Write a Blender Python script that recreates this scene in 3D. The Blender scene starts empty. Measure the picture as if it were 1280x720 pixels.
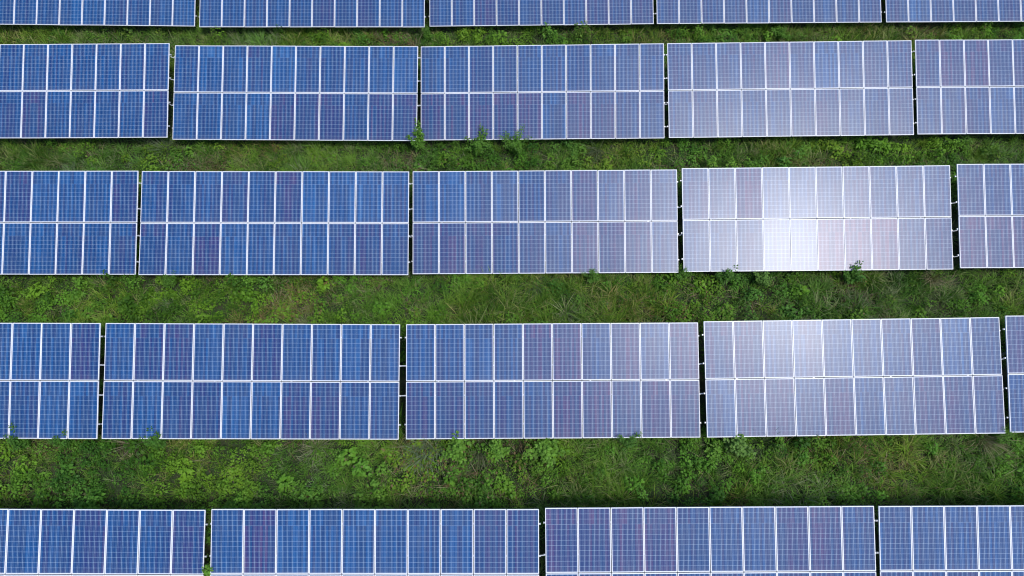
import bpy, math, random
import numpy as np
from mathutils import Matrix, Vector

random.seed(7)
rng = np.random.default_rng(11)
R = math.radians
sc = bpy.context.scene
C = sc.collection

# ------------------------------------------------------------------ measures
MW, MH = 0.992, 1.956            # one solar module
NCOL = 10
GX, GY = 0.020, 0.026            # gaps between modules
W = NCOL * MW + (NCOL - 1) * GX
HT = 2 * MH + GY
LOW = 0.75                       # lower edge of a table above the ground
TILT = 21.045
PURLIN_V = (0.116, 0.364, 0.624, 0.875)

# table: x, y, dz, yaw, roll, extra tilt (degrees)
TABLES = {
 'r0t0': (-19.278, 24.957, 0.000, -0.244, 0.734, 0.135),
 'r0t1': (-8.933, 24.814, -0.014, -0.117, 0.140, 0.0),
 'r0t2': (1.361, 24.988, -0.127, 0.241, -0.353, 0.0),
 'r0t3': (11.606, 24.977, -0.032, 0.178, -0.066, 0.0),
 'r0t4': (21.916, 24.981, 0.000, 0.056, -0.113, 0.0),
 'r1t0': (-19.176, 18.751, 0.127, -0.385, -0.650, -0.240),
 'r1t1': (-8.922, 18.652, 0.048, -0.935, -0.439, 0.405),
 'r1t2': (1.268, 18.777, -0.138, -0.691, -1.488, 1.471),
 'r1t3': (11.536, 18.763, 0.033, 0.387, -0.290, 0.959),
 'r1t4': (21.795, 18.835, 0.071, 0.205, 0.142, 0.479),
 'r2t0': (-19.199, 12.622, 0.030, -0.459, -0.420, -0.233),
 'r2t1': (-8.951, 12.554, 0.066, -0.027, 0.472, -0.789),
 'r2t2': (1.268, 12.694, -0.210, 0.028, -0.308, 0.444),
 'r2t3': (11.528, 12.658, 0.036, -0.009, -0.820, 0.330),
 'r2t4': (21.885, 12.705, 0.138, 0.168, 0.274, -0.056),
 'r3t0': (-19.185, 6.475, 0.027, -0.429, -0.211, -0.112),
 'r3t1': (-8.938, 6.434, -0.053, -0.219, 0.677, -0.386),
 'r3t2': (1.387, 6.453, -0.160, 0.130, -0.109, -0.789),
 'r3t3': (11.646, 6.465, 0.106, 0.472, -0.562, -0.650),
 'r3t4': (21.856, 6.543, 0.221, 0.404, 0.552, -0.226),
 'r4t0': (-14.613, 0.344, -0.074, -0.347, 0.881, -0.700),
 'r4t1': (-4.252, 0.314, -0.069, -0.196, -0.056, 0.150),
 'r4t2': (6.056, 0.336, 0.019, 0.116, -0.442, -0.322),
 'r4t3': (16.340, 0.358, -0.042, 0.035, -0.224, 0.168),
}
LABELS = {
 'r0t0': 'deep blue solar table at the left end of the cut-off top row',
 'r0t1': 'blue solar table second from left in the cut-off top row',
 'r0t2': 'medium blue solar table in the middle of the cut-off top row',
 'r0t3': 'pale blue solar table second from right in the cut-off top row',
 'r0t4': 'blue solar table at the right end of the cut-off top row',
 'r1t0': 'deep blue solar table at the left end of the second row',
 'r1t1': 'deep blue solar table second from left in the second row',
 'r1t2': 'purplish solar table in the middle of the second row behind leafy weeds',
 'r1t3': 'pale lavender solar table second from right in the second row',
 'r1t4': 'lavender blue solar table cut off at the right end of the second row',
 'r2t0': 'dark blue solar table cut off at the left end of the middle row',
 'r2t1': 'dark blue solar table with lighter right half, second from left in the middle row',
 'r2t2': 'grey blue solar table third from left in the middle row',
 'r2t3': 'solar table with the brightest white sun glare on its lower panels',
 'r2t4': 'lavender solar table cut off at the right end of the middle row',
 'r3t0': 'deep blue solar table cut off at the left end of the fourth row',
 'r3t1': 'deep blue solar table second from left in the fourth row',
 'r3t2': 'pinkish striped solar table third from left in the fourth row',
 'r3t3': 'solar table with white glare on its upper panels in the fourth row',
 'r3t4': 'solar table showing only a thin slice at the right end of the fourth row',
 'r4t0': 'dark blue solar table at the left end of the cut-off bottom row',
 'r4t1': 'blue solar table with one reddish panel, second from left in the bottom row',
 'r4t2': 'purple striped solar table third from left in the bottom row',
 'r4t3': 'bright blue solar table at the right end of the bottom row',
}

# ------------------------------------------------------------------ helpers
def link(o, parent=None):
    C.objects.link(o)
    if parent is not None:
        o.parent = parent
    return o

def tag(o, label=None, cat=None, group=None, kind=None):
    if label: o['label'] = label
    if cat: o['category'] = cat
    if group: o['group'] = group
    if kind: o['kind'] = kind
    return o

class MB:
    """collects verts and faces of one mesh"""
    def __init__(self): self.v = []; self.f = []
    def box(self, c, s, rot=None):
        n = len(self.v)
        for dx, dy, dz in ((-1,-1,-1),(1,-1,-1),(1,1,-1),(-1,1,-1),(-1,-1,1),(1,-1,1),(1,1,1),(-1,1,1)):
            p = Vector((dx*s[0]/2, dy*s[1]/2, dz*s[2]/2))
            if rot: p = rot @ p
            self.v.append(tuple(p + Vector(c)))
        for q in ((0,3,2,1),(4,5,6,7),(0,1,5,4),(1,2,6,5),(2,3,7,6),(3,0,4,7)):
            self.f.append(tuple(n + i for i in q))
    def tube(self, pts, radii, seg=6, cap=True):
        pts = [Vector(p) for p in pts]
        n0 = len(self.v)
        for i, p in enumerate(pts):
            d = (pts[min(i+1, len(pts)-1)] - pts[max(i-1, 0)]).normalized()
            a = d.orthogonal().normalized() if abs(d.z) < .9 else Vector((1,0,0)).cross(d).normalized()
            b = d.cross(a)
            r = radii[i] if hasattr(radii, '__len__') else radii
            for k in range(seg):
                t = 2*math.pi*k/seg
                self.v.append(tuple(p + (a*math.cos(t) + b*math.sin(t))*r))
        for i in range(len(pts)-1):
            for k in range(seg):
                a0 = n0 + i*seg + k; a1 = n0 + i*seg + (k+1) % seg
                self.f.append((a0, a1, a1+seg, a0+seg))
        if cap:
            self.f.append(tuple(n0 + k for k in range(seg))[::-1])
            e = n0 + (len(pts)-1)*seg
            self.f.append(tuple(e + k for k in range(seg)))
    def mesh(self, name, mat, smooth=False):
        me = bpy.data.meshes.new(name)
        me.from_pydata(self.v, [], self.f); me.update()
        me.materials.append(mat)
        if smooth: me.polygons.foreach_set('use_smooth', [True]*len(me.polygons))
        return me

def numpy_mesh(name, verts, faces_flat, loop_total, mat, tint=None, smooth=False):
    me = bpy.data.meshes.new(name)
    nv = len(verts)
    me.vertices.add(nv); me.vertices.foreach_set('co', verts.astype(np.float32).ravel())
    me.loops.add(len(faces_flat)); me.loops.foreach_set('vertex_index', faces_flat.astype(np.int32))
    starts = np.concatenate([[0], np.cumsum(loop_total)[:-1]]).astype(np.int32)
    me.polygons.add(len(loop_total)); me.polygons.foreach_set('loop_start', starts)
    me.polygons.foreach_set('loop_total', loop_total.astype(np.int32))
    if smooth: me.polygons.foreach_set('use_smooth', np.ones(len(loop_total), dtype=bool))
    me.update(calc_edges=True)
    if tint is not None:
        a = me.color_attributes.new('tint', 'FLOAT_COLOR', 'POINT')
        c = np.ones((nv, 4), np.float32); c[:, :3] = tint
        a.data.foreach_set('color', c.ravel())
    me.materials.append(mat)
    return me

# ------------------------------------------------------------------ materials
def new_mat(name):
    m = bpy.data.materials.new(name); m.use_nodes = True
    nt = m.node_tree
    for n in list(nt.nodes): nt.nodes.remove(n)
    out = nt.nodes.new('ShaderNodeOutputMaterial')
    return m, nt, out

class NT:
    def __init__(self, nt): self.nt = nt
    def n(self, t, **kw):
        x = self.nt.nodes.new(t)
        for k, v in kw.items(): setattr(x, k, v)
        return x
    def l(self, a, b): self.nt.links.new(a, b)
    def math(self, op, a, b=None, clamp=False):
        x = self.n('ShaderNodeMath', operation=op); x.use_clamp = clamp
        for i, s in enumerate((a, b)):
            if s is None: continue
            if isinstance(s, (int, float)): x.inputs[i].default_value = s
            else: self.l(s, x.inputs[i])
        return x.outputs[0]
    def mix(self, fac, a, b, blend='MIX'):
        x = self.n('ShaderNodeMix', data_type='RGBA', blend_type=blend)
        for i, s in ((0, fac), (6, a), (7, b)):
            if isinstance(s, (int, float)): x.inputs[i].default_value = s
            elif isinstance(s, tuple): x.inputs[i].default_value = (*s, 1)
            else: self.l(s, x.inputs[i])
        return x.outputs[2]

def cell_material():
    m, nt, out = new_mat('solar cells under glass')
    N = NT(nt)
    tc = N.n('ShaderNodeTexCoord')
    sep = N.n('ShaderNodeSeparateXYZ'); N.l(tc.outputs['Object'], sep.inputs[0])
    oi = N.n('ShaderNodeObjectInfo')
    at = N.n('ShaderNodeAttribute', attribute_type='OBJECT', attribute_name='hue')
    gl = N.n('ShaderNodeAttribute', attribute_type='OBJECT', attribute_name='sheen')
    P = 0.159
    x = N.math('DIVIDE', N.math('ADD', sep.outputs[0], 0.477), P)
    y = N.math('DIVIDE', N.math('ADD', sep.outputs[1], 0.954), P)
    fx = N.math('FRACT', x); fy = N.math('FRACT', y)
    cx = N.math('FLOOR', x); cy = N.math('FLOOR', y)
    # distance to the cell border, metres
    dx = N.math('MULTIPLY', N.math('SUBTRACT', 0.5, N.math('ABSOLUTE', N.math('SUBTRACT', fx, 0.5))), P)
    dy = N.math('MULTIPLY', N.math('SUBTRACT', 0.5, N.math('ABSOLUTE', N.math('SUBTRACT', fy, 0.5))), P)
    gap = N.math('MAXIMUM', N.math('LESS_THAN', dx, 0.0025), N.math('LESS_THAN', dy, 0.0019))
    # outside the 6 x 12 field of cells: white backsheet
    ox = N.math('GREATER_THAN', N.math('ABSOLUTE', sep.outputs[0]), 0.4765)
    oy = N.math('GREATER_THAN', N.math('ABSOLUTE', sep.outputs[1]), 0.9535)
    white = N.math('MAXIMUM', N.math('MAXIMUM', ox, oy), gap)
    # three busbars per cell, running along the module
    b = N.math('FRACT', N.math('MULTIPLY', fx, 2.0))
    bus = N.math('LESS_THAN', N.math('ABSOLUTE', N.math('SUBTRACT', b, 0.5)), 0.019)
    # per cell and per string random
    comb = N.n('ShaderNodeCombineXYZ'); N.l(cx, comb.inputs[0]); N.l(cy, comb.inputs[1]); N.l(N.math('MULTIPLY', oi.outputs['Random'], 97.0), comb.inputs[2])
    wn = N.n('ShaderNodeTexWhiteNoise', noise_dimensions='3D'); N.l(comb.outputs[0], wn.inputs[0])
    comb2 = N.n('ShaderNodeCombineXYZ'); N.l(N.math('FLOOR', N.math('MULTIPLY', x, 2.0)), comb2.inputs[0]); N.l(N.math('FLOOR', N.math('DIVIDE', cy, 9.0)), comb2.inputs[1]); N.l(N.math('MULTIPLY', oi.outputs['Random'], 53.0), comb2.inputs[2])
    wn2 = N.n('ShaderNodeTexWhiteNoise', noise_dimensions='3D'); N.l(comb2.outputs[0], wn2.inputs[0])
    ns = N.n('ShaderNodeTexNoise'); ns.inputs['Scale'].default_value = 34; ns.inputs['Detail'].default_value = 3
    N.l(tc.outputs['Object'], ns.inputs[0])
    # hue attribute: -1 violet .. 0 blue .. +1 light blue
    h = N.math('ADD', at.outputs['Fac'], N.math('MULTIPLY', N.math('SUBTRACT', wn.outputs[0], 0.5), 0.3))
    h = N.math('ADD', h, N.math('MULTIPLY', N.math('SUBTRACT', wn2.outputs[0], 0.5), 1.55))
    h = N.math('ADD', h, N.math('MULTIPLY', N.math('SUBTRACT', ns.outputs[0], 0.5), 0.3))
    hv = N.math('ADD', N.math('MULTIPLY', h, 0.25), 0.5, clamp=True)
    rp = N.n('ShaderNodeValToRGB'); N.l(hv, rp.inputs[0])
    e = rp.color_ramp.elements
    e[0].position = 0.0; e[0].color = (0.074, 0.040, 0.140, 1)
    e[1].position = 1.0; e[1].color = (0.012, 0.115, 0.320, 1)
    for pos, col in ((0.28, (0.014, 0.030, 0.138, 1)), (0.5, (0.002, 0.040, 0.150, 1)), (0.72, (0.002, 0.060, 0.210, 1))):
        q = e.new(pos); q.color = col
    col = N.mix(bus, rp.outputs[0], (0.24, 0.36, 0.52))
    col = N.mix(white, col, (0.46, 0.60, 0.77))
    # a little dust, thicker along the lower edge of the glass
    d2 = N.n('ShaderNodeTexNoise'); d2.inputs['Scale'].default_value = 1.3; d2.inputs['Detail'].default_value = 5
    geo = N.n('ShaderNodeNewGeometry'); N.l(geo.outputs['Position'], d2.inputs[0])
    edge = N.math('MULTIPLY', N.math('SUBTRACT', -0.80, sep.outputs[1], clamp=True), 0.55)
    dust = N.math('ADD', N.math('MULTIPLY', N.math('SUBTRACT', d2.outputs[0], 0.42, clamp=True), 0.16), edge)
    col = N.mix(dust, col, (0.30, 0.29, 0.30))
    p = N.n('ShaderNodeBsdfPrincipled'); N.l(col, p.inputs['Base Color'])
    p.inputs['Roughness'].default_value = 0.36
    p.inputs['IOR'].default_value = 1.5; p.inputs['Specular IOR Level'].default_value = 0.30
    N.l(gl.outputs['Fac'], p.inputs['Coat Weight'])
    p.inputs['Coat Roughness'].default_value = 0.28
    p.inputs['Coat IOR'].default_value = 1.45
    N.l(p.outputs[0], out.inputs[0])
    return m

def simple(name, col, rough=0.5, metal=0.0, var=0.15, scale=6.0):
    m, nt, out = new_mat(name); N = NT(nt)
    tc = N.n('ShaderNodeTexCoord')
    ns = N.n('ShaderNodeTexNoise'); ns.inputs['Scale'].default_value = scale; ns.inputs['Detail'].default_value = 4
    N.l(tc.outputs['Object'], ns.inputs[0])
    c = N.mix(ns.outputs[0], tuple(v*(1-var) for v in col), tuple(min(1, v*(1+var)) for v in col))
    p = N.n('ShaderNodeBsdfPrincipled'); N.l(c, p.inputs['Base Color'])
    p.inputs['Roughness'].default_value = rough; p.inputs['Metallic'].default_value = metal
    N.l(p.outputs[0], out.inputs[0])
    return m

def leaf_material(name, trans=0.33, rough=0.55):
    m, nt, out = new_mat(name); N = NT(nt)
    at = N.n('ShaderNodeAttribute', attribute_type='GEOMETRY', attribute_name='tint')
    p = N.n('ShaderNodeBsdfPrincipled'); N.l(at.outputs['Color'], p.inputs['Base Color'])
    p.inputs['Roughness'].default_value = rough; p.inputs['Specular IOR Level'].default_value = 0.18
    t = N.n('ShaderNodeBsdfTranslucent')
    hs = N.mix(1.0, at.outputs['Color'], (1.0, 1.25, 0.45), 'MULTIPLY'); N.l(hs, t.inputs[0])
    mx = N.n('ShaderNodeMixShader'); mx.inputs[0].default_value = trans
    N.l(p.outputs[0], mx.inputs[1]); N.l(t.outputs[0], mx.inputs[2]); N.l(mx.outputs[0], out.inputs[0])
    return m

def soil_material():
    m, nt, out = new_mat('soil and moss'); N = NT(nt)
    geo = N.n('ShaderNodeNewGeometry')
    a = N.n('ShaderNodeTexNoise'); a.inputs['Scale'].default_value = 0.8; a.inputs['Detail'].default_value = 8; N.l(geo.outputs['Position'], a.inputs[0])
    b = N.n('ShaderNodeTexNoise'); b.inputs['Scale'].default_value = 14; b.inputs['Detail'].default_value = 6; N.l(geo.outputs['Position'], b.inputs[0])
    c1 = N.mix(b.outputs[0], (0.012, 0.024, 0.007), (0.035, 0.055, 0.016))
    c2 = N.mix(b.outputs[0], (0.020, 0.020, 0.010), (0.060, 0.050, 0.026))
    f = N.math('MULTIPLY', N.math('SUBTRACT', a.outputs[0], 0.48, clamp=True), 5.0, clamp=True)
    col = N.mix(f, c1, c2)
    p = N.n('ShaderNodeBsdfPrincipled'); N.l(col, p.inputs['Base Color']); p.inputs['Roughness'].default_value = 0.95
    bp = N.n('ShaderNodeBump'); bp.inputs['Strength'].default_value = 0.6; bp.inputs['Distance'].default_value = 0.05
    N.l(b.outputs[0], bp.inputs['Height']); N.l(bp.outputs[0], p.inputs['Normal'])
    N.l(p.outputs[0], out.inputs[0])
    return m

M_CELL = cell_material()
M_FRAME = simple('anodised aluminium', (0.78, 0.80, 0.85), 0.42, 0.0, 0.04)
M_STEEL = simple('galvanised steel', (0.50, 0.52, 0.54), 0.45, 0.6, 0.15)
M_TIP = simple('plastic end cap', (0.36, 0.38, 0.40), 0.5)
M_CABLE = simple('grey conduit', (0.48, 0.50, 0.52), 0.5)
M_BOX = simple('black junction plastic', (0.02, 0.02, 0.022), 0.5)
M_GRASS = leaf_material('grass blades')
M_LEAF = leaf_material('weed leaves', 0.34, 0.5)
M_DRY = leaf_material('dry stalks', 0.15, 0.8)
M_SOIL = soil_material()
M_STEM = simple('green stem', (0.07, 0.10, 0.03), 0.7)

# ------------------------------------------------------------------ solar tables
TH = 0.040
def panel_mesh():
    b = MB()
    b.box((0, 0, -0.0105), (MW - 0.010, MH - 0.010, 0.011))
    return b.mesh('solar_panel', M_CELL)
def frame_mesh():
    """mitred aluminium profile: lip, outer wall, inner return"""
    me = bpy.data.meshes.new('frame')
    lip = 0.022
    def loop(hx, hy, z): return [(-hx,-hy,z),(hx,-hy,z),(hx,hy,z),(-hx,hy,z)]
    ox, oy = MW/2, MH/2
    ch = 0.0025
    rings = [loop(ox-lip, oy-lip, -0.0045), loop(ox-lip, oy-lip, 0.0), loop(ox-ch, oy-ch, 0.0), loop(ox, oy, -ch), loop(ox, oy, -TH),
             loop(ox-0.028, oy-0.028, -TH), loop(ox-0.028, oy-0.028, -TH+0.003), loop(ox-0.004, oy-0.004, -TH+0.003), loop(ox-0.004, oy-0.004, -0.0165)]
    v = [p for r in rings for p in r]; f = []
    for i in range(len(rings)-1):
        for k in range(4):
            a = i*4+k; c = i*4+(k+1) % 4
            f.append((a, c, c+4, a+4))
    me.from_pydata(v, [], [q[::-1] for q in f]); me.update(); me.materials.append(M_FRAME)
    return me
def jbox_mesh():
    b = MB(); b.box((0, 0.80, -0.0275), (0.14, 0.10, 0.022)); b.box((0, 0.742, -0.0275), (0.05, 0.016, 0.012))
    return b.mesh('junction_box', M_BOX)
PANEL_ME, FRAME_ME, JBOX_ME = panel_mesh(), frame_mesh(), jbox_mesh()
def purlin_mesh():
    b = MB(); L = W + 0.10
    b.box((0, 0, 0), (L, 0.041, 0.004)); b.box((0, 0.0185, -0.022), (L, 0.004, 0.040)); b.box((0, -0.0185, -0.022), (L, 0.004, 0.040))
    b.box((0, 0.012, -0.043), (L, 0.017, 0.003)); b.box((0, -0.012, -0.043), (L, 0.017, 0.003))
    return b.mesh('purlin', M_STEEL)
def tip_mesh():
    b = MB()
    for s in (-1, 1): b.box((s*(W/2 + 0.052), 0, -0.020), (0.012, 0.048, 0.052))
    return b.mesh('end_cap', M_TIP)
PURLIN_ME, TIP_ME = purlin_mesh(), tip_mesh()

# how a module differs from its neighbours, with reflection steps painted in by hue and sheen: (table, row 0 upper / 1 lower, column) -> (hue, sheen, tilt_x deg, tilt_y deg)
HUE, SHEEN, JIT = {}, {}, {}
def setm(t, row, cols, hue=None, sheen=None, jit=None):
    for c in cols:
        if hue is not None: HUE[t, row, c] = hue
        if sheen is not None: SHEEN[t, row, c] = sheen
        if jit is not None: JIT[t, row, c] = jit
setm('r1t2', 1, (0, 1, 2, 3, 4, 6), hue=-1.0); setm('r1t2', 1, (5,), hue=.8)
setm('r1t2', 0, (0, 1, 4, 5), hue=.5)
setm('r1t1', 1, (4, 5, 6, 8, 9), hue=-.7)
setm('r1t0', 1, (4, 9), hue=-.8); setm('r1t0', 0, range(4, 10), hue=.25)
setm('r1t4', 0, (1, 2), hue=-1.1, sheen=.25)
setm('r2t1', 0, (6, 7, 8), hue=1.0); setm('r2t1', 0, (5,), hue=-1.0)
setm('r2t1', 1, (0, 2, 8), hue=-.6)
setm('r2t0', 0, (5, 9), hue=-.7); setm('r2t0', 0, (6, 7, 8), hue=.6)
setm('r2t2', 1, (0, 1, 2, 6, 7, 8), hue=-.9); setm('r2t2', 0, (1, 3), hue=.8); setm('r2t2', 0, (6, 8), hue=-.7)
setm('r2t3', 0, (2,), hue=-1.5, sheen=.1); setm('r2t3', 0, (0, 1), hue=-.4, sheen=.3)
setm('r2t3', 0, (3, 4), hue=.2, sheen=.32); setm('r2t3', 1, (3, 4), hue=.2, sheen=.44, jit=(0, 0)); setm('r2t3', 0, (5, 6), sheen=.34); setm('r2t3', 0, (7, 8, 9), hue=-.1, sheen=.2); setm('r2t3', 1, (8, 9), hue=-.5, sheen=.2)
setm('r2t3', 1, (5, 6, 7), hue=-2.2, sheen=.30); setm('r2t3', 1, (0, 1, 2), hue=-.3, sheen=.25)
setm('r2t4', 1, (0, 1, 2), hue=-1.2)
setm('r3t0', 0, (6, 7, 8), hue=.6); setm('r3t0', 0, (9,), hue=-.6)
setm('r3t1', 0, (6, 7, 8, 9), hue=.7); setm('r3t1', 0, (1, 2, 5), hue=-.6)
setm('r3t2', 0, (4, 5, 7, 9), hue=-1.3); setm('r3t2', 1, (5, 6, 8), hue=-1.3); setm('r3t2', 0, (0, 1, 2), hue=.5)
setm('r3t3', 0, (2, 3), hue=.0, sheen=.29); setm('r3t3', 0, (0, 1), hue=-.8, sheen=.12); setm('r3t3', 0, (4, 5), hue=.1, sheen=.24)
setm('r3t3', 1, (1, 2, 7), hue=-.9)
setm('r4t1', 0, (1,), hue=-1.2); setm('r4t1', 0, (3, 5, 6, 7), hue=.5); setm('r4t1', 0, (8, 9), hue=-.6)
setm('r4t2', 0, (0, 1, 2, 3), hue=-1.2); setm('r4t2', 0, (7, 8), hue=-.9); setm('r4t2', 0, (5, 6), hue=.4)
setm('r4t0', 0, (8,), hue=.3); setm('r4t0', 0, (6, 9), hue=-.6)
setm('r4t3', 0, range(0, 6), hue=.4)

PLANE = {}
GROUP = 'tilted solar tables standing in five rows over the weeds'
for key, (x, y, dz, yaw, roll, dt) in TABLES.items():
    t = R(TILT + dt)
    cz = LOW + dz + HT/2*math.sin(t)
    root = link(bpy.data.objects.new('solar_table', None))
    root.empty_display_size = 0.5
    tag(root, LABELS[key], 'solar table', GROUP)
    base = Matrix.Translation((x, y, 0)) @ Matrix.Rotation(R(yaw), 4, 'Z')
    root.matrix_world = base
    pl = Matrix.Translation((0, 0, cz)) @ Matrix.Rotation(R(roll), 4, 'Y') @ Matrix.Rotation(t, 4, 'X')
    PLANE[key] = base @ pl
    trng = random.Random(key)
    table_hue = trng.uniform(-.12, .15) + (.15 if key[3] in '01' else -.12)  # hue offset per table, bluer in the two left columns
    for row in range(2):
        for c in range(NCOL):
            jx, jy = JIT.get((key, row, c), (trng.gauss(0, .22), trng.gauss(0, .30)))
            px = -W/2 + MW/2 + c*(MW + GX) + trng.gauss(0, .0012)
            py = HT/2 - MH/2 - row*(MH + GY) + trng.gauss(0, .0012)
            p = link(bpy.data.objects.new('solar_panel', PANEL_ME), root)
            p.matrix_local = pl @ Matrix.Translation((px, py, 0)) @ Matrix.Rotation(R(jx), 4, 'X') @ Matrix.Rotation(R(jy), 4, 'Y')
            hue = HUE.get((key, row, c))
            if hue is not None: hue *= .66 if hue < 0 else .6
            if hue is None: hue = table_hue + trng.gauss(.08, .22)
            p['hue'] = float(hue)
            p['sheen'] = float(SHEEN.get((key, row, c), max(.04, min(.5, trng.gauss(.27 if key in ('r1t2', 'r1t3', 'r1t4', 'r2t2', 'r2t4') else .16, .05)))))
            if hue < -.9: p['label'] = 'reddish purple solar panel'
            fr = link(bpy.data.objects.new('frame', FRAME_ME), p)
            jb = link(bpy.data.objects.new('junction_box', JBOX_ME), p)
    for vf in PURLIN_V:
        pu = link(bpy.data.objects.new('purlin', PURLIN_ME), root)
        pu.matrix_local = pl @ Matrix.Translation((0, HT/2 - vf*HT, -TH - 0.012))
        link(bpy.data.objects.new('end_cap', TIP_ME), pu)
    # rafters and posts under the panels
    for k in range(4):
        rx = -W/2 + 1.1 + k*(W - 2.2)/3
        b = MB()
        b.box((0, 0, 0), (0.05, HT*0.82, 0.09))
        ra = link(bpy.data.objects.new('rafter', b.mesh('rafter', M_STEEL)), root)
        ra.matrix_local = pl @ Matrix.Translation((rx, 0, -TH - 0.058 - 0.045))
        for s in (-1.15, 1.15):
            q = pl @ Vector((rx, s, -TH - 0.15))
            b = MB(); b.box((0, 0, (q.z - 0.3)/2), (0.07, 0.07, q.z + 0.3)); b.box((0, 0, q.z - 0.10), (0.11, 0.09, 0.18))
            po = link(bpy.data.objects.new('post', b.mesh('post', M_STEEL)), root)
            po.matrix_local = Matrix.Translation((q.x, q.y, 0))
bpy.context.view_layer.update()

# grey links that bridge the gaps between neighbouring tables
ROWN = ['top', 'second', 'middle', 'fourth', 'bottom']
GAPN = ['first', 'second', 'third', 'fourth']
VN = ['topmost', 'upper', 'lower', 'lowest']
BRIDGES = {('r1', 0): [(0, .10), (1, .03), (2, .10)], ('r1', 1): [(2, .01)], ('r1', 2): [(1, .02), (2, .09), (3, .02)],
           ('r2', 1): [(2, .06)], ('r2', 2): [(1, .04), (2, .09)], ('r2', 3): [(1, .02), (2, .07), (3, .05)],
           ('r3', 0): [(1, .01), (2, .01)], ('r3', 1): [(1, .0), (2, .0)], ('r3', 2): [(1, .0), (2, .0)], ('r3', 3): [(1, .02)],
           ('r4', 1): [(1, .0)]}
for (r, g), lst in BRIDGES.items():
    A, B = PLANE[f'{r}t{g}'], PLANE[f'{r}t{g+1}']
    for vi, sag in lst:
        yy = HT/2 - PURLIN_V[vi]*HT
        a = A @ Vector((W/2 - 0.05, yy, -0.062)); b_ = B @ Vector((-W/2 + 0.05, yy, -0.062))
        b = MB(); pts = []
        for i in range(11):
            u = i/10
            p = a.lerp(b_, u); p.z -= sag*4*u*(1-u)*.5; p.y -= sag*4*u*(1-u)*.55
            pts.append(p)
        o0 = Vector(pts[5])
        b.tube([p - o0 for p in pts], 0.013 if sag > .015 else 0.018, 8)
        o = link(bpy.data.objects.new('link_cable', b.mesh('link_cable', M_CABLE, True)))
        o.location = o0
        w = 'slack' if sag > .05 else 'straight'
        pos = VN[vi] if len(lst) > 1 else 'only'
        tag(o, f'{pos} {w} grey link bridging the {GAPN[g]} gap in the {ROWN[int(r[1])]} row of solar tables', 'cable', 'grey links between the solar tables')

# ------------------------------------------------------------------ ground
def ground():
    n = 90
    e = np.concatenate([[-900, -300, -110], np.linspace(-45, 45, n), [110, 300, 900]])
    X, Y = np.meshgrid(e, e + 10)
    Z = 0.03*np.sin(X*.9 + 1)*np.cos(Y*.8) + 0.02*np.sin(X*2.3)*np.sin(Y*2.1 + 2) - 0.03
    k = len(e)
    v = np.stack([X, Y, Z], -1).reshape(-1, 3)
    i = np.arange(k*k).reshape(k, k)
    f = np.stack([i[:-1, :-1], i[:-1, 1:], i[1:, 1:], i[1:, :-1]], -1).reshape(-1)
    me = numpy_mesh('ground', v, f, np.full((k-1)**2, 4), M_SOIL, smooth=True)
    o = link(bpy.data.objects.new('ground', me))
    tag(o, 'dark soil under the weeds between the rows of solar tables', 'ground', kind='structure')
ground()

# ------------------------------------------------------------------ ground vegetation
def value_noise(x, y, scale, seed):
    g = np.random.default_rng(seed).random((64, 64))
    u, v = x/scale + 300, y/scale + 300
    i, j = np.floor(u).astype(int), np.floor(v).astype(int)
    a, b = u - i, v - j
    a = a*a*(3-2*a); b = b*b*(3-2*b)
    G = lambda p, q: g[p % 64, q % 64]
    return (G(i, j)*(1-a) + G(i+1, j)*a)*(1-b) + (G(i, j+1)*(1-a) + G(i+1, j+1)*a)*b
def fbm(x, y, scale, seed):
    return (value_noise(x, y, scale, seed)*.55 + value_noise(x, y, scale*.47, seed+1)*.3 + value_noise(x, y, scale*.21, seed+2)*.15)

ROWY = [24.95, 18.75, 12.65, 6.46, 0.34]
HALF = HT/2*math.cos(R(TILT))
def clearance(x, y):
    """height free under the tables (large in the open strips)"""
    c = np.full(x.shape, 3.0)
    for ry in ROWY:
        d = y - (ry - HALF)
        inside = (d > -0.05) & (d < 2*HALF + .05)
        c = np.where(inside, LOW - 0.22 + np.clip(d, 0, None)*math.tan(R(TILT)), c)
    return c
def north_band(x, y):
    """1 just behind the high edges, where weeds are made taller to reach out of the shadow band"""
    o = np.zeros(x.shape)
    for ry in ROWY:
        o = np.maximum(o, np.exp(-((y - (ry + HALF) - .25)/.6)**2))
    return o
def front_band(x, y):
    """1 along the foot of the lower edges, where the mower does not reach"""
    o = np.zeros(x.shape)
    for ry in ROWY:
        o = np.maximum(o, np.exp(-((y - (ry - HALF) + .35)/.3)**2))
    return o
def openness(x, y):
    """1 in the open strips, falling under the tables"""
    o = np.ones(x.shape)
    for ry in ROWY:
        d = np.minimum(y - (ry - HALF), (ry + HALF) - y)
        o = np.where(d > 0, np.clip(1 - d/0.9, 0.16, 1), o)
    return o
def scatter(per_m2, seed):
    r = np.random.default_rng(seed)
    x0, x1, y0, y1 = -25.5, 25.5, -5.0, 28.5
    n = int(per_m2*(x1-x0)*(y1-y0))
    x = r.uniform(x0, x1, n); y = r.uniform(y0, y1, n)
    half = 16.5 + (y + 2.0)*0.36 + 2.2
    keep = (np.abs(x) < half) & (r.random(n) < openness(x, y))
    return x[keep], y[keep], r

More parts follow.
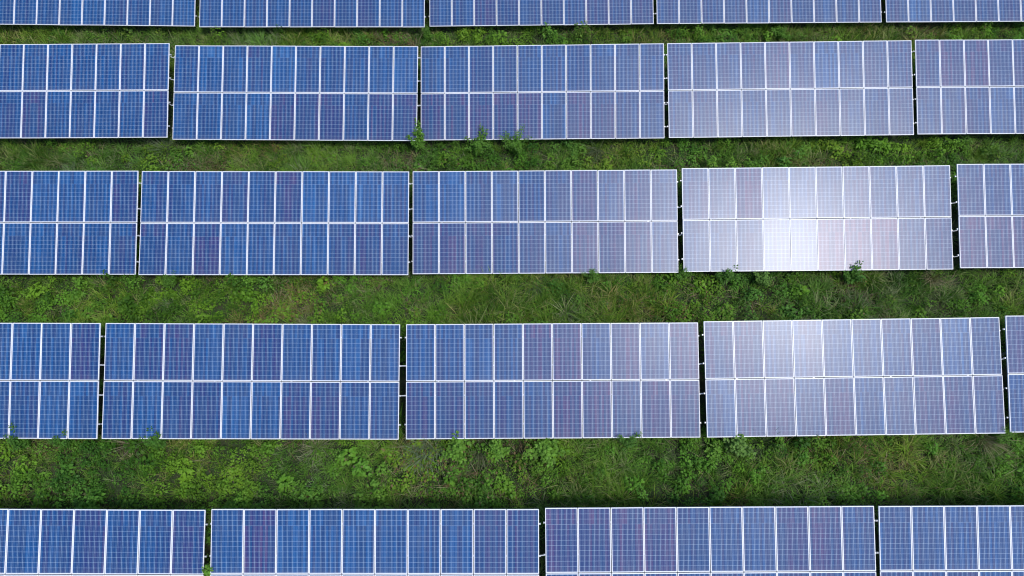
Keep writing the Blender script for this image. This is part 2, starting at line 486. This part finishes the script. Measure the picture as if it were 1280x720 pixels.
# patches of different vegetation, by place in the field
def dryness(x, y):
    d = np.clip((fbm(x, y, 2.6, 40) - .62)*4.0, 0, .8)
    for (cx, cy, rx, ry, a) in ((-2.6, 3.6, 2.0, .8, .8), (-17.6, 22.0, 1.2, .45, 1.0), (6.3, 9.6, 2.2, .6, .5), (13.0, 3.6, 3.0, .7, .35), (7.2, 15.8, 1.5, .5, .4), (13.6, 22.2, 1.4, .5, .6)):
        d = np.maximum(d, a*np.exp(-((x-cx)/rx)**2 - ((y-cy)/ry)**2))
    return d
def lushness(x, y):      # broad-leaved mats
    l = np.clip((fbm(x, y, 3.4, 70) - .42)*4.0, 0, 1)
    l = np.maximum(l, np.clip((-x - 3)/9, 0, 1)*np.exp(-((y-3.4)/2.2)**2)*.95)
    l = np.maximum(l, np.clip((-x - 2)/9, 0, 1)*np.exp(-((y-9.6)/1.8)**2)*.8)
    return l

def blades_mesh(name, roots, az, lean, length, width, tint, mat):
    """each blade: a bent tapering strip of 2 quads and a tip triangle"""
    n = len(az)
    dirx, diry = np.cos(az), np.sin(az)
    sx, sy = -diry, dirx
    V = np.zeros((n, 7, 3), np.float32)
    ts = (0.0, 0.45, 0.8, 1.0)
    for k, t in enumerate(ts):
        out = length*np.sin(lean)*(0.35*t + 0.65*t*t)
        up = length*np.cos(lean*0.55)*(t - 0.42*np.clip(lean, 0, 1.5)*t*t)
        wk = width*(1.0, .95, .6, 0.0)[k]
        cxp = roots[:, 0] + dirx*out; cyp = roots[:, 1] + diry*out; czp = roots[:, 2] + up
        if k < 3:
            V[:, 2*k, 0] = cxp - sx*wk/2; V[:, 2*k, 1] = cyp - sy*wk/2; V[:, 2*k, 2] = czp
            V[:, 2*k+1, 0] = cxp + sx*wk/2; V[:, 2*k+1, 1] = cyp + sy*wk/2; V[:, 2*k+1, 2] = czp
        else:
            V[:, 6, 0] = cxp; V[:, 6, 1] = cyp; V[:, 6, 2] = czp
    base = (np.arange(n)*7)[:, None]
    F = (base + np.array([[0, 1, 3, 2, 2, 3, 5, 4, 4, 5, 6]])).ravel()
    LT = np.tile([4, 4, 3], n)
    T = np.repeat(tint, 7, axis=0)
    return numpy_mesh(name, V.reshape(-1, 3), F, LT, mat, T)

def leaves_mesh(name, pos, az, pitch, length, width, tint, mat, fold=0.18, roll=None):
    """each leaf: pointed oval of 6 verts folded on its midrib"""
    n = len(az)
    d = np.stack([np.cos(az)*np.cos(pitch), np.sin(az)*np.cos(pitch), np.sin(pitch)], -1)
    s = np.stack([-np.sin(az), np.cos(az), np.zeros(n)], -1)
    u = np.cross(d, s)
    if roll is not None:
        cr, sr = np.cos(roll)[:, None], np.sin(roll)[:, None]
        s, u = s*cr + u*sr, u*cr - s*sr
    L = length[:, None]; Wd = width[:, None]
    V = np.zeros((n, 6, 3), np.float32)
    V[:, 0] = pos
    V[:, 1] = pos + d*L*.34 + s*Wd*.5 + u*Wd*fold
    V[:, 2] = pos + d*L*.38 - s*Wd*.5 + u*Wd*fold
    V[:, 3] = pos + d*L*.72 + s*Wd*.36 + u*Wd*fold*.2 - np.array([0, 0, 1])*L*.05
    V[:, 4] = pos + d*L*.72 - s*Wd*.36 + u*Wd*fold*.2 - np.array([0, 0, 1])*L*.05
    V[:, 5] = pos + d*L - np.array([0, 0, 1])*L*.16
    base = (np.arange(n)*6)[:, None]
    F = (base + np.array([[0, 2, 1, 1, 2, 4, 3, 3, 4, 5]])).ravel()
    LT = np.tile([3, 4, 3], n)
    return numpy_mesh(name, V.reshape(-1, 3), F, LT, mat, np.repeat(tint, 6, axis=0))

def olive(c, x, y, seed, amt=1.0):
    """plants of different species: yellowish and bluish greens in patches"""
    k = (np.clip(fbm(x, y, 1.9, seed)*3.2 - 1.25, 0, 1)*amt)[:, None]
    b = (np.clip(fbm(x, y, 2.3, seed + 7)*3.2 - 1.7, 0, 1)*amt)[:, None]
    c = c*(1 - k) + c*np.array([[1.6, 1.16, .75]])*k
    return c*(1 - b) + c*np.array([[.80, .88, 1.9]])*b
def mixc(a, b, t): return np.array(a)[None, :]*(1-t[:, None]) + np.array(b)[None, :]*t[:, None]

def grass():
    x, y, r = scatter(22, 101)
    n = len(x)
    lush = lushness(x, y); dry = dryness(x, y)
    keep = r.random(n) < np.clip(1.1 - lush*.72, .2, 1)
    x, y, lush, dry = x[keep], y[keep], lush[keep], dry[keep]; n = len(x)
    big = np.clip((fbm(x, y, 3.0, 90) - .45)*4, 0, 1)
    hgt = (.20 + .32*big*r.random(n) + .22*r.random(n))*(1 - .3*lush)
    hgt = hgt*(1.10 + .25*north_band(x, y))
    hgt = np.minimum(hgt, clearance(x, y)*.9)
    nb = (12 + 18*r.random(n)).astype(int)
    tone = np.clip(fbm(x, y, 1.6, 140)*1.8 - .45 + r.normal(0, .28, n), 0, 1)
    main = r.uniform(0, 2*np.pi, n)
    idx = np.repeat(np.arange(n), nb); N = len(idx)
    rad = np.sqrt(r.random(N))*(.05 + .10*r.random(N)); a0 = r.uniform(0, 2*np.pi, N)
    root = np.stack([x[idx] + rad*np.cos(a0), y[idx] + rad*np.sin(a0), np.full(N, -.03)], -1)
    az = np.where(r.random(N) < .45, main[idx] + r.normal(0, .7, N), a0 + r.normal(0, .5, N))
    lean = np.clip(r.normal(.75, .32, N), .1, 1.45)
    L = hgt[idx]*r.uniform(.75, 1.6, N)
    wd = r.uniform(.009, .019, N)*(1 + .4*big[idx])
    t = np.clip(tone[idx] + r.normal(0, .16, N), 0, 1)
    c = mixc((.044, .130, .016), (.175, .350, .050), t)
    yl = np.clip(r.random(N) - .80, 0, 1)*2.5
    c = c*(1-yl[:, None]) + np.array([[.26, .31, .070]])*yl[:, None]
    pale = (r.random(n) < .24)[idx]; c[pale] = mixc((.10, .15, .05), (.33, .38, .17), r.random(pale.sum()))
    dm = (r.random(N) < dry[idx]*.4)
    c[dm] = mixc((.10, .085, .045), (.28, .23, .13), r.random(dm.sum()))
    c = olive(c, x, y, 510, .5) if len(c) == len(x) else olive(c, x[idx], y[idx], 510, .5)
    me = blades_mesh('grass', root, az, lean, L, wd, c, M_GRASS)
    o = link(bpy.data.objects.new('grass', me))
    tag(o, 'long uncut green grass growing between the rows of solar tables', 'grass', kind='stuff')
    return N

def undergrowth():
    x, y, r = scatter(8.5, 202)
    n = len(x); lush = lushness(x, y)
    keep = r.random(n) < np.clip(.25 + lush*.85, 0, 1)
    x, y, lush = x[keep], y[keep], lush[keep]; n = len(x)
    rad = r.uniform(.14, .36, n); h = (.12 + .46*r.random(n)**1.5)*(1 + .5*(r.random(n) < .12))
    h = h*(1.2 + .7*north_band(x, y))
    h = h + front_band(x, y)*np.clip(fbm(x, y, 1.5, 777)*4 - 1.9, 0, 1)*r.uniform(.2, .75, n)
    h = np.minimum(h, clearance(x, y)*.85)
    nl = (rad*250*r.uniform(.7, 1.3, n)).astype(int)
    size = r.uniform(.038, .090, n)*np.where(r.random(n) < .14, 1.6, 1)
    tone = np.clip(fbm(x, y, 2.2, 240)*2.0 - .5 + r.normal(0, .26, n), 0, 1)
    yel = np.clip(fbm(x, y, 4.2, 340)*3 - 1.6, 0, 1)
    dry = dryness(x, y)
    idx = np.repeat(np.arange(n), nl); N = len(idx)
    rr = np.sqrt(r.random(N)); a0 = r.uniform(0, 2*np.pi, N)
    lump = .75 + .25*np.sin(a0*3 + idx*1.7)
    dome = np.sqrt(np.clip(1 - rr**2*.85, 0, 1))
    pos = np.stack([x[idx] + rad[idx]*rr*lump*np.cos(a0), y[idx] + rad[idx]*rr*lump*np.sin(a0), h[idx]*dome*r.uniform(.45, 1.05, N)], -1)
    az = a0 + r.normal(0, .8, N); pitch = r.normal(.15, .38, N) - rr*.35
    L = size[idx]*r.uniform(.7, 1.5, N); wd = L*r.uniform(.42, .72, N)
    t = np.clip(tone[idx] + r.normal(0, .16, N), 0, 1)
    c = mixc((.034, .112, .012), (.130, .315, .032), t)
    yv = (yel[idx]*.7*r.random(N))[:, None]
    c = c*(1-yv) + np.array([[.22, .29, .035]])*yv
    dm = r.random(N) < dry[idx]*.35
    c[dm] = mixc((.09, .075, .03), (.20, .17, .08), r.random(dm.sum()))
    c = olive(c, x[idx], y[idx], 540, .6)
    me = leaves_mesh('undergrowth', pos, az, pitch, L, wd, c, M_LEAF, roll=r.normal(0, .3, N))
    o = link(bpy.data.objects.new('undergrowth', me))
    tag(o, 'dense low broad-leaved weeds covering the soil between the solar tables', 'undergrowth', kind='stuff')
    return N

def ground_cover():
    x, y, r = scatter(320, 303)
    n = len(x); d = fbm(x, y, 1.1, 410)
    keep = r.random(n) < np.clip(d*2.2 - .25, .15, 1)
    x, y = x[keep], y[keep]; n = len(x)
    L = r.uniform(.03, .075, n)
    t = np.clip(fbm(x, y, 1.3, 430)*1.6 - .3 + r.normal(0, .15, n), 0, 1)
    c = mixc((.028, .090, .010), (.112, .245, .026), t)
    dm = r.random(n) < .03 + dryness(x, y)*.4
    c[dm] = mixc((.07, .060, .025), (.19, .16, .08), r.random(dm.sum()))
    pos = np.stack([x, y, r.uniform(.0, .13, n)], -1)
    me = leaves_mesh('ground_cover', pos, r.uniform(0, 2*np.pi, n), r.normal(.2, .35, n), L, L*r.uniform(.4, .7, n), c, M_LEAF)
    o = link(bpy.data.objects.new('ground_cover', me))
    tag(o, 'creeping small-leaved plants on the soil between grass and weeds', 'ground cover', kind='stuff')
    return n

def dry_grass():
    x, y, r = scatter(9, 404)
    n = len(x); dry = dryness(x, y)
    keep = r.random(n) < .03 + dry*.7
    x, y = x[keep], y[keep]; n = len(x)
    nb = r.integers(4, 14, n); idx = np.repeat(np.arange(n), nb); N = len(idx)
    root = np.stack([x[idx] + r.normal(0, .08, N), y[idx] + r.normal(0, .08, N), np.full(N, 0.0)], -1)
    az = r.uniform(0, 2*np.pi, n)[idx] + r.normal(0, .9, N)
    L = np.minimum(r.uniform(.30, .75, N), clearance(root[:, 0], root[:, 1]))
    c = mixc((.13, .11, .055), (.40, .36, .23), r.random(N)**1.5)
    red = r.random(N) < .2
    c[red] = mixc((.16, .075, .05), (.27, .15, .10), r.random(red.sum()))
    me = blades_mesh('dry_grass', root, az, np.clip(r.normal(.9, .35, N), .1, 1.5), L, r.uniform(.006, .014, N), c, M_DRY)
    o = link(bpy.data.objects.new('dry_grass', me))
    tag(o, 'bleached brown dead stalks scattered through the green weeds', 'dry grass', kind='stuff')
    return N
print('blades', grass(), 'leaves', undergrowth(), 'cover', ground_cover(), 'dry', dry_grass())

# ------------------------------------------------------------------ single plants that stand up along the tables
def front(key, u, d):
    """a place on the ground: u metres from the table's left end, d metres in front of its lower edge"""
    p = PLANE[key] @ Vector((u - W/2, -HT/2, 0))
    return (p.x, p.y - d, -0.02)

def weed(key, u, d, h, rad, leaf, nstem, col, label, seed, aspect=.5, group='leafy weeds along the lower edges of the tables'):
    nstem = int(nstem*1.5); r = np.random.default_rng(seed)
    root = link(bpy.data.objects.new('weed_plant', None)); root.empty_display_size = .2
    root.location = front(key, u, d)
    tag(root, label, 'weed', group)
    st = MB(); P, A, PI_, L, T = [], [], [], [], []
    for s in range(nstem):
        a = 2*np.pi*s/nstem + r.normal(0, .4); lean = r.uniform(.25, 1.35)*rad if s else .1*rad
        hh = h*r.uniform(.5, 1.0) if s else h
        pts = [Vector((math.cos(a)*lean*t**1.5, math.sin(a)*lean*t**1.5, hh*t)) for t in (0, .25, .5, .75, 1)]
        st.tube(pts, [.009, .008, .006, .005, .002], 5)
        nl = int(30*h/leaf*.16*r.uniform(.85, 1.2)) + 10
        for k in range(nl):
            t = .25 + .75*(k+.5)/nl
            q = Vector((math.cos(a)*lean*t**1.5, math.sin(a)*lean*t**1.5, hh*t))
            az = k*2.4 + r.normal(0, .4)
            off = leaf*r.uniform(.1, .45)
            P.append((q.x + math.cos(az)*off, q.y + math.sin(az)*off, q.z)); A.append(az)
            PI_.append(r.normal(.35 - .35*(1-t), .25)); L.append(leaf*r.uniform(.65, 1.2)*(1.15 - .55*t**3))
            T.append(np.array(col)*r.uniform(.65, 1.3) + np.array([.012, .014, 0])*r.uniform(0, 2)*t)
    link(bpy.data.objects.new('stem', st.mesh('stem', M_STEM, True)), root)
    me = leaves_mesh('foliage', np.array(P), np.array(A), np.array(PI_), np.array(L), np.array(L)*aspect*r.uniform(.8, 1.2, len(L)), np.array(T), M_LEAF)
    link(bpy.data.objects.new('foliage', me), root)

def tuft(key, u, d, h, n, spread, c0, c1, label, seed, wd=.016, lean=.8, mat=None, aim=None, fan=1.0):
    r = np.random.default_rng(seed)
    a = r.uniform(0, 2*np.pi, n); rr = np.sqrt(r.random(n))*spread*.35
    root = np.stack([rr*np.cos(a), rr*np.sin(a), np.zeros(n)], -1)
    if aim is not None: a = np.where(r.random(n) < .82, aim + r.normal(0, fan*.5, n), a)
    me = blades_mesh('grass_tuft', root, a + r.normal(0, .4, n), np.clip(r.normal(lean, .3, n), .1, 1.5), h*r.uniform(.7, 1.35, n), r.uniform(.7, 1.4, n)*wd, mixc(c0, c1, r.random(n)), mat or M_GRASS)
    o = link(bpy.data.objects.new('grass_tuft', me)); o.location = front(key, u, d)
    tag(o, label, 'grass tuft', 'grass tufts along the lower edges of the tables')

G1, G2, G3, G4 = (.085, .205, .028), (.115, .260, .032), (.060, .165, .024), (.115, .230, .048)
weed('r1t2', -.10, .10, 1.45, .42, .17, 7, G1, 'tall leafy weed covering the corner beside the middle table of the second row', 1)
weed('r1t2', 2.45, .22, 1.10, .50, .13, 9, (.085, .200, .030), 'lower bushy weed under the middle table of the second row', 2)
weed('r1t2', 3.95, .18, 1.35, .55, .13, 10, G1, 'wide spiky weed rising before the fourth panel of the purplish table', 3, .32)
weed('r2t3', 1.60, .10, 1.10, .38, .14, 8, G3, 'dark leafy weed at the lower left of the table with brightest glare', 4)
weed('r2t3', 3.05, .12, .92, .34, .11, 6, G4, 'small pale weed under the white glare panels', 5)
weed('r2t3', 6.45, .08, 1.12, .40, .14, 8, G3, 'dark leafy weed under the pinkish lower panels of the glare table', 6)
weed('r2t2', 6.9, .10, .95, .40, .10, 6, G1, 'weed tips touching the lower edge of the grey blue table', 7, .35)
weed('r2t1', 1.0, .06, .98, .34, .10, 5, G1, 'weed touching the lower left of the dark blue middle row table', 8, .4)
weed('r2t2', 10.28, .02, 1.05, .30, .10, 5, G1, 'weed filling the foot of the gap left of the glare table', 9, .3)
weed('r3t0', 7.3, .02, 1.12, .34, .12, 6, G3, 'leafy weed over the edge at the far left of the fourth row', 10)
weed('r3t0', 8.75, .02, 1.05, .36, .11, 6, G3, 'leafy weed near the right corner of the leftmost fourth row table', 11)
weed('r3t1', 1.75, .04, 1.08, .36, .13, 6, G3, 'dark leafy weed over the second panel of the deep blue fourth row table', 12)
weed('r3t2', 1.75, .30, .80, .48, .16, 9, G2, 'bright broad-leaved weed just right of the big arching grass tuft', 13, .6)
weed('r3t2', 3.1, .40, .62, .42, .15, 7, G2, 'low broad-leaved weed between two larger ones under the pinkish striped table', 14, .6)
weed('r3t2', 4.75, .35, .85, .62, .17, 11, G2, 'widest bright broad-leaved weed under the pinkish striped table', 15, .62)
weed('r3t2', 7.7, .05, .98, .42, .12, 7, G3, 'dark feathery weed below the right part of the pinkish striped table', 16, .3)
weed('r3t3', 1.1, .15, 1.05, .48, .19, 8, G4, 'pale green big-leaved weed at the lower left of the fourth row glare table', 17, .6)
weed('r3t3', .35, .45, .55, .32, .15, 5, G2, 'small bright weed left of the pale big-leaved weed', 18, .6)
weed('r3t4', .02, .05, 1.15, .30, .10, 5, G1, 'weed in the last gap of the fourth row at the right edge', 19, .3)
weed('r4t1', -.10, -1.95, 1.72, .30, .17, 6, G2, 'bright weed growing up through the first gap of the bottom row', 20, .5)
weed('r0t2', -.10, .25, .80, .30, .10, 5, G1, 'small weed at the foot of the second gap in the top row', 21)
weed('r0t3', 5.7, .30, .75, .45, .11, 8, G1, 'bushy weed under the pale blue table of the top row', 22)
tuft('r3t2', .70, .22, .80, 170, 1.3, (.10, .16, .08), (.27, .33, .20), 'big arching pale grass tuft under the second gap of the fourth row', 31, .020, .95, None, -1.75, 1.3)
tuft('r3t2', 2.5, .35, .75, 60, .35, (.07, .10, .04), (.20, .21, .12), 'thin arching grass tuft between bright broad-leaved weeds', 32, .015, .9, None, -1.4, 1.2)
tuft('r1t0', 9.75, .05, .95, 80, .3, (.08, .12, .06), (.20, .24, .15), 'pale grass tuft at the right corner of the leftmost second row table', 33, .014, .6)
tuft('r2t3', 9.70, .05, .98, 110, .45, (.14, .13, .06), (.34, .30, .18), 'straw coloured grass tuft at the lower right corner of the glare table', 34, .012, .6, M_DRY, -2.2, 1.5)
tuft('r3t3', 9.75, .05, 1.05, 110, .45, (.13, .14, .06), (.32, .30, .17), 'straw coloured grass tuft at the right corner of the fourth row glare table', 35, .012, .7, M_DRY, -1.2, 1.6)
tuft('r3t3', 2.15, .05, 1.05, 60, .35, (.04, .09, .03), (.10, .16, .06), 'dark grass tuft right of the pale big-leaved weed', 36, .014, .6)
tuft('r3t1', 7.2, .15, .85, 70, .35, (.15, .15, .08), (.36, .33, .22), 'pale dry grass tuft under the eighth panel of the deep blue fourth row table', 37, .011, .7, M_DRY)
tuft('r3t1', .85, .08, .95, 45, .25, (.15, .13, .08), (.33, .29, .20), 'dry grass tuft under the first panel of the deep blue fourth row table', 38, .011, .6, M_DRY)
tuft('r3t2', .1, .25, .75, 60, .35, (.11, .12, .05), (.26, .25, .14), 'yellowish grass tuft at the left corner of the pinkish striped table', 39, .012, .8)
tuft('r2t2', 4.6, .30, .7, 90, .5, (.06, .10, .04), (.15, .20, .10), 'spreading grass tuft under the fifth panel of the grey blue table', 40, .014, .9, None, -.9, 1.4)
tuft('r1t2', 7.4, .22, .8, 80, .5, (.07, .11, .05), (.20, .22, .13), 'long pale grass tuft under the right part of the purplish table', 41, .013, .9, None, -2.0, 1.3)

# ------------------------------------------------------------------ light, sky, camera
SUN_EL, SUN_AZ = 64.0, 128.0      # azimuth clockwise from +Y
sd = Vector((math.sin(R(SUN_AZ))*math.cos(R(SUN_EL)), math.cos(R(SUN_AZ))*math.cos(R(SUN_EL)), math.sin(R(SUN_EL))))
sun = bpy.data.lights.new('sun', 'SUN'); sun.energy = 2.05; sun.angle = R(9.0); sun.color = (1.0, .97, .93)
so = link(bpy.data.objects.new('sun', sun)); so.rotation_euler = (-sd).to_track_quat('-Z', 'Y').to_euler(); so.location = (0, 0, 60)

w = bpy.data.worlds.new('World'); sc.world = w; w.use_nodes = True
nt = w.node_tree
bg = nt.nodes['Background']
sky = nt.nodes.new('ShaderNodeTexSky'); sky.sky_type = 'NISHITA'; sky.sun_disc = False
sky.sun_elevation = R(SUN_EL); sky.sun_rotation = R(SUN_AZ)
sky.air_density = 1.0; sky.dust_density = 2.0; sky.ozone_density = 2.0
nt.links.new(sky.outputs[0], bg.inputs[0]); bg.inputs[1].default_value = 0.15

cam = bpy.data.cameras.new('camera'); co = link(bpy.data.objects.new('camera', cam))
cam.sensor_width = 36; cam.lens = 852.66/1280*36; cam.clip_end = 3000; cam.clip_start = 0.1
co.matrix_world = Matrix.Translation((0, 0, 24.112)) @ Matrix.Rotation(.00015, 4, 'Z') @ Matrix.Rotation(.41051, 4, 'X') @ Matrix.Rotation(-.00357, 4, 'Z')
sc.camera = co
sc.view_settings.view_transform = 'Standard'; sc.view_settings.look = 'None'
sc.view_settings.exposure = 0.32; sc.view_settings.gamma = 1.0
sc.cycles.filter_width = 1.2
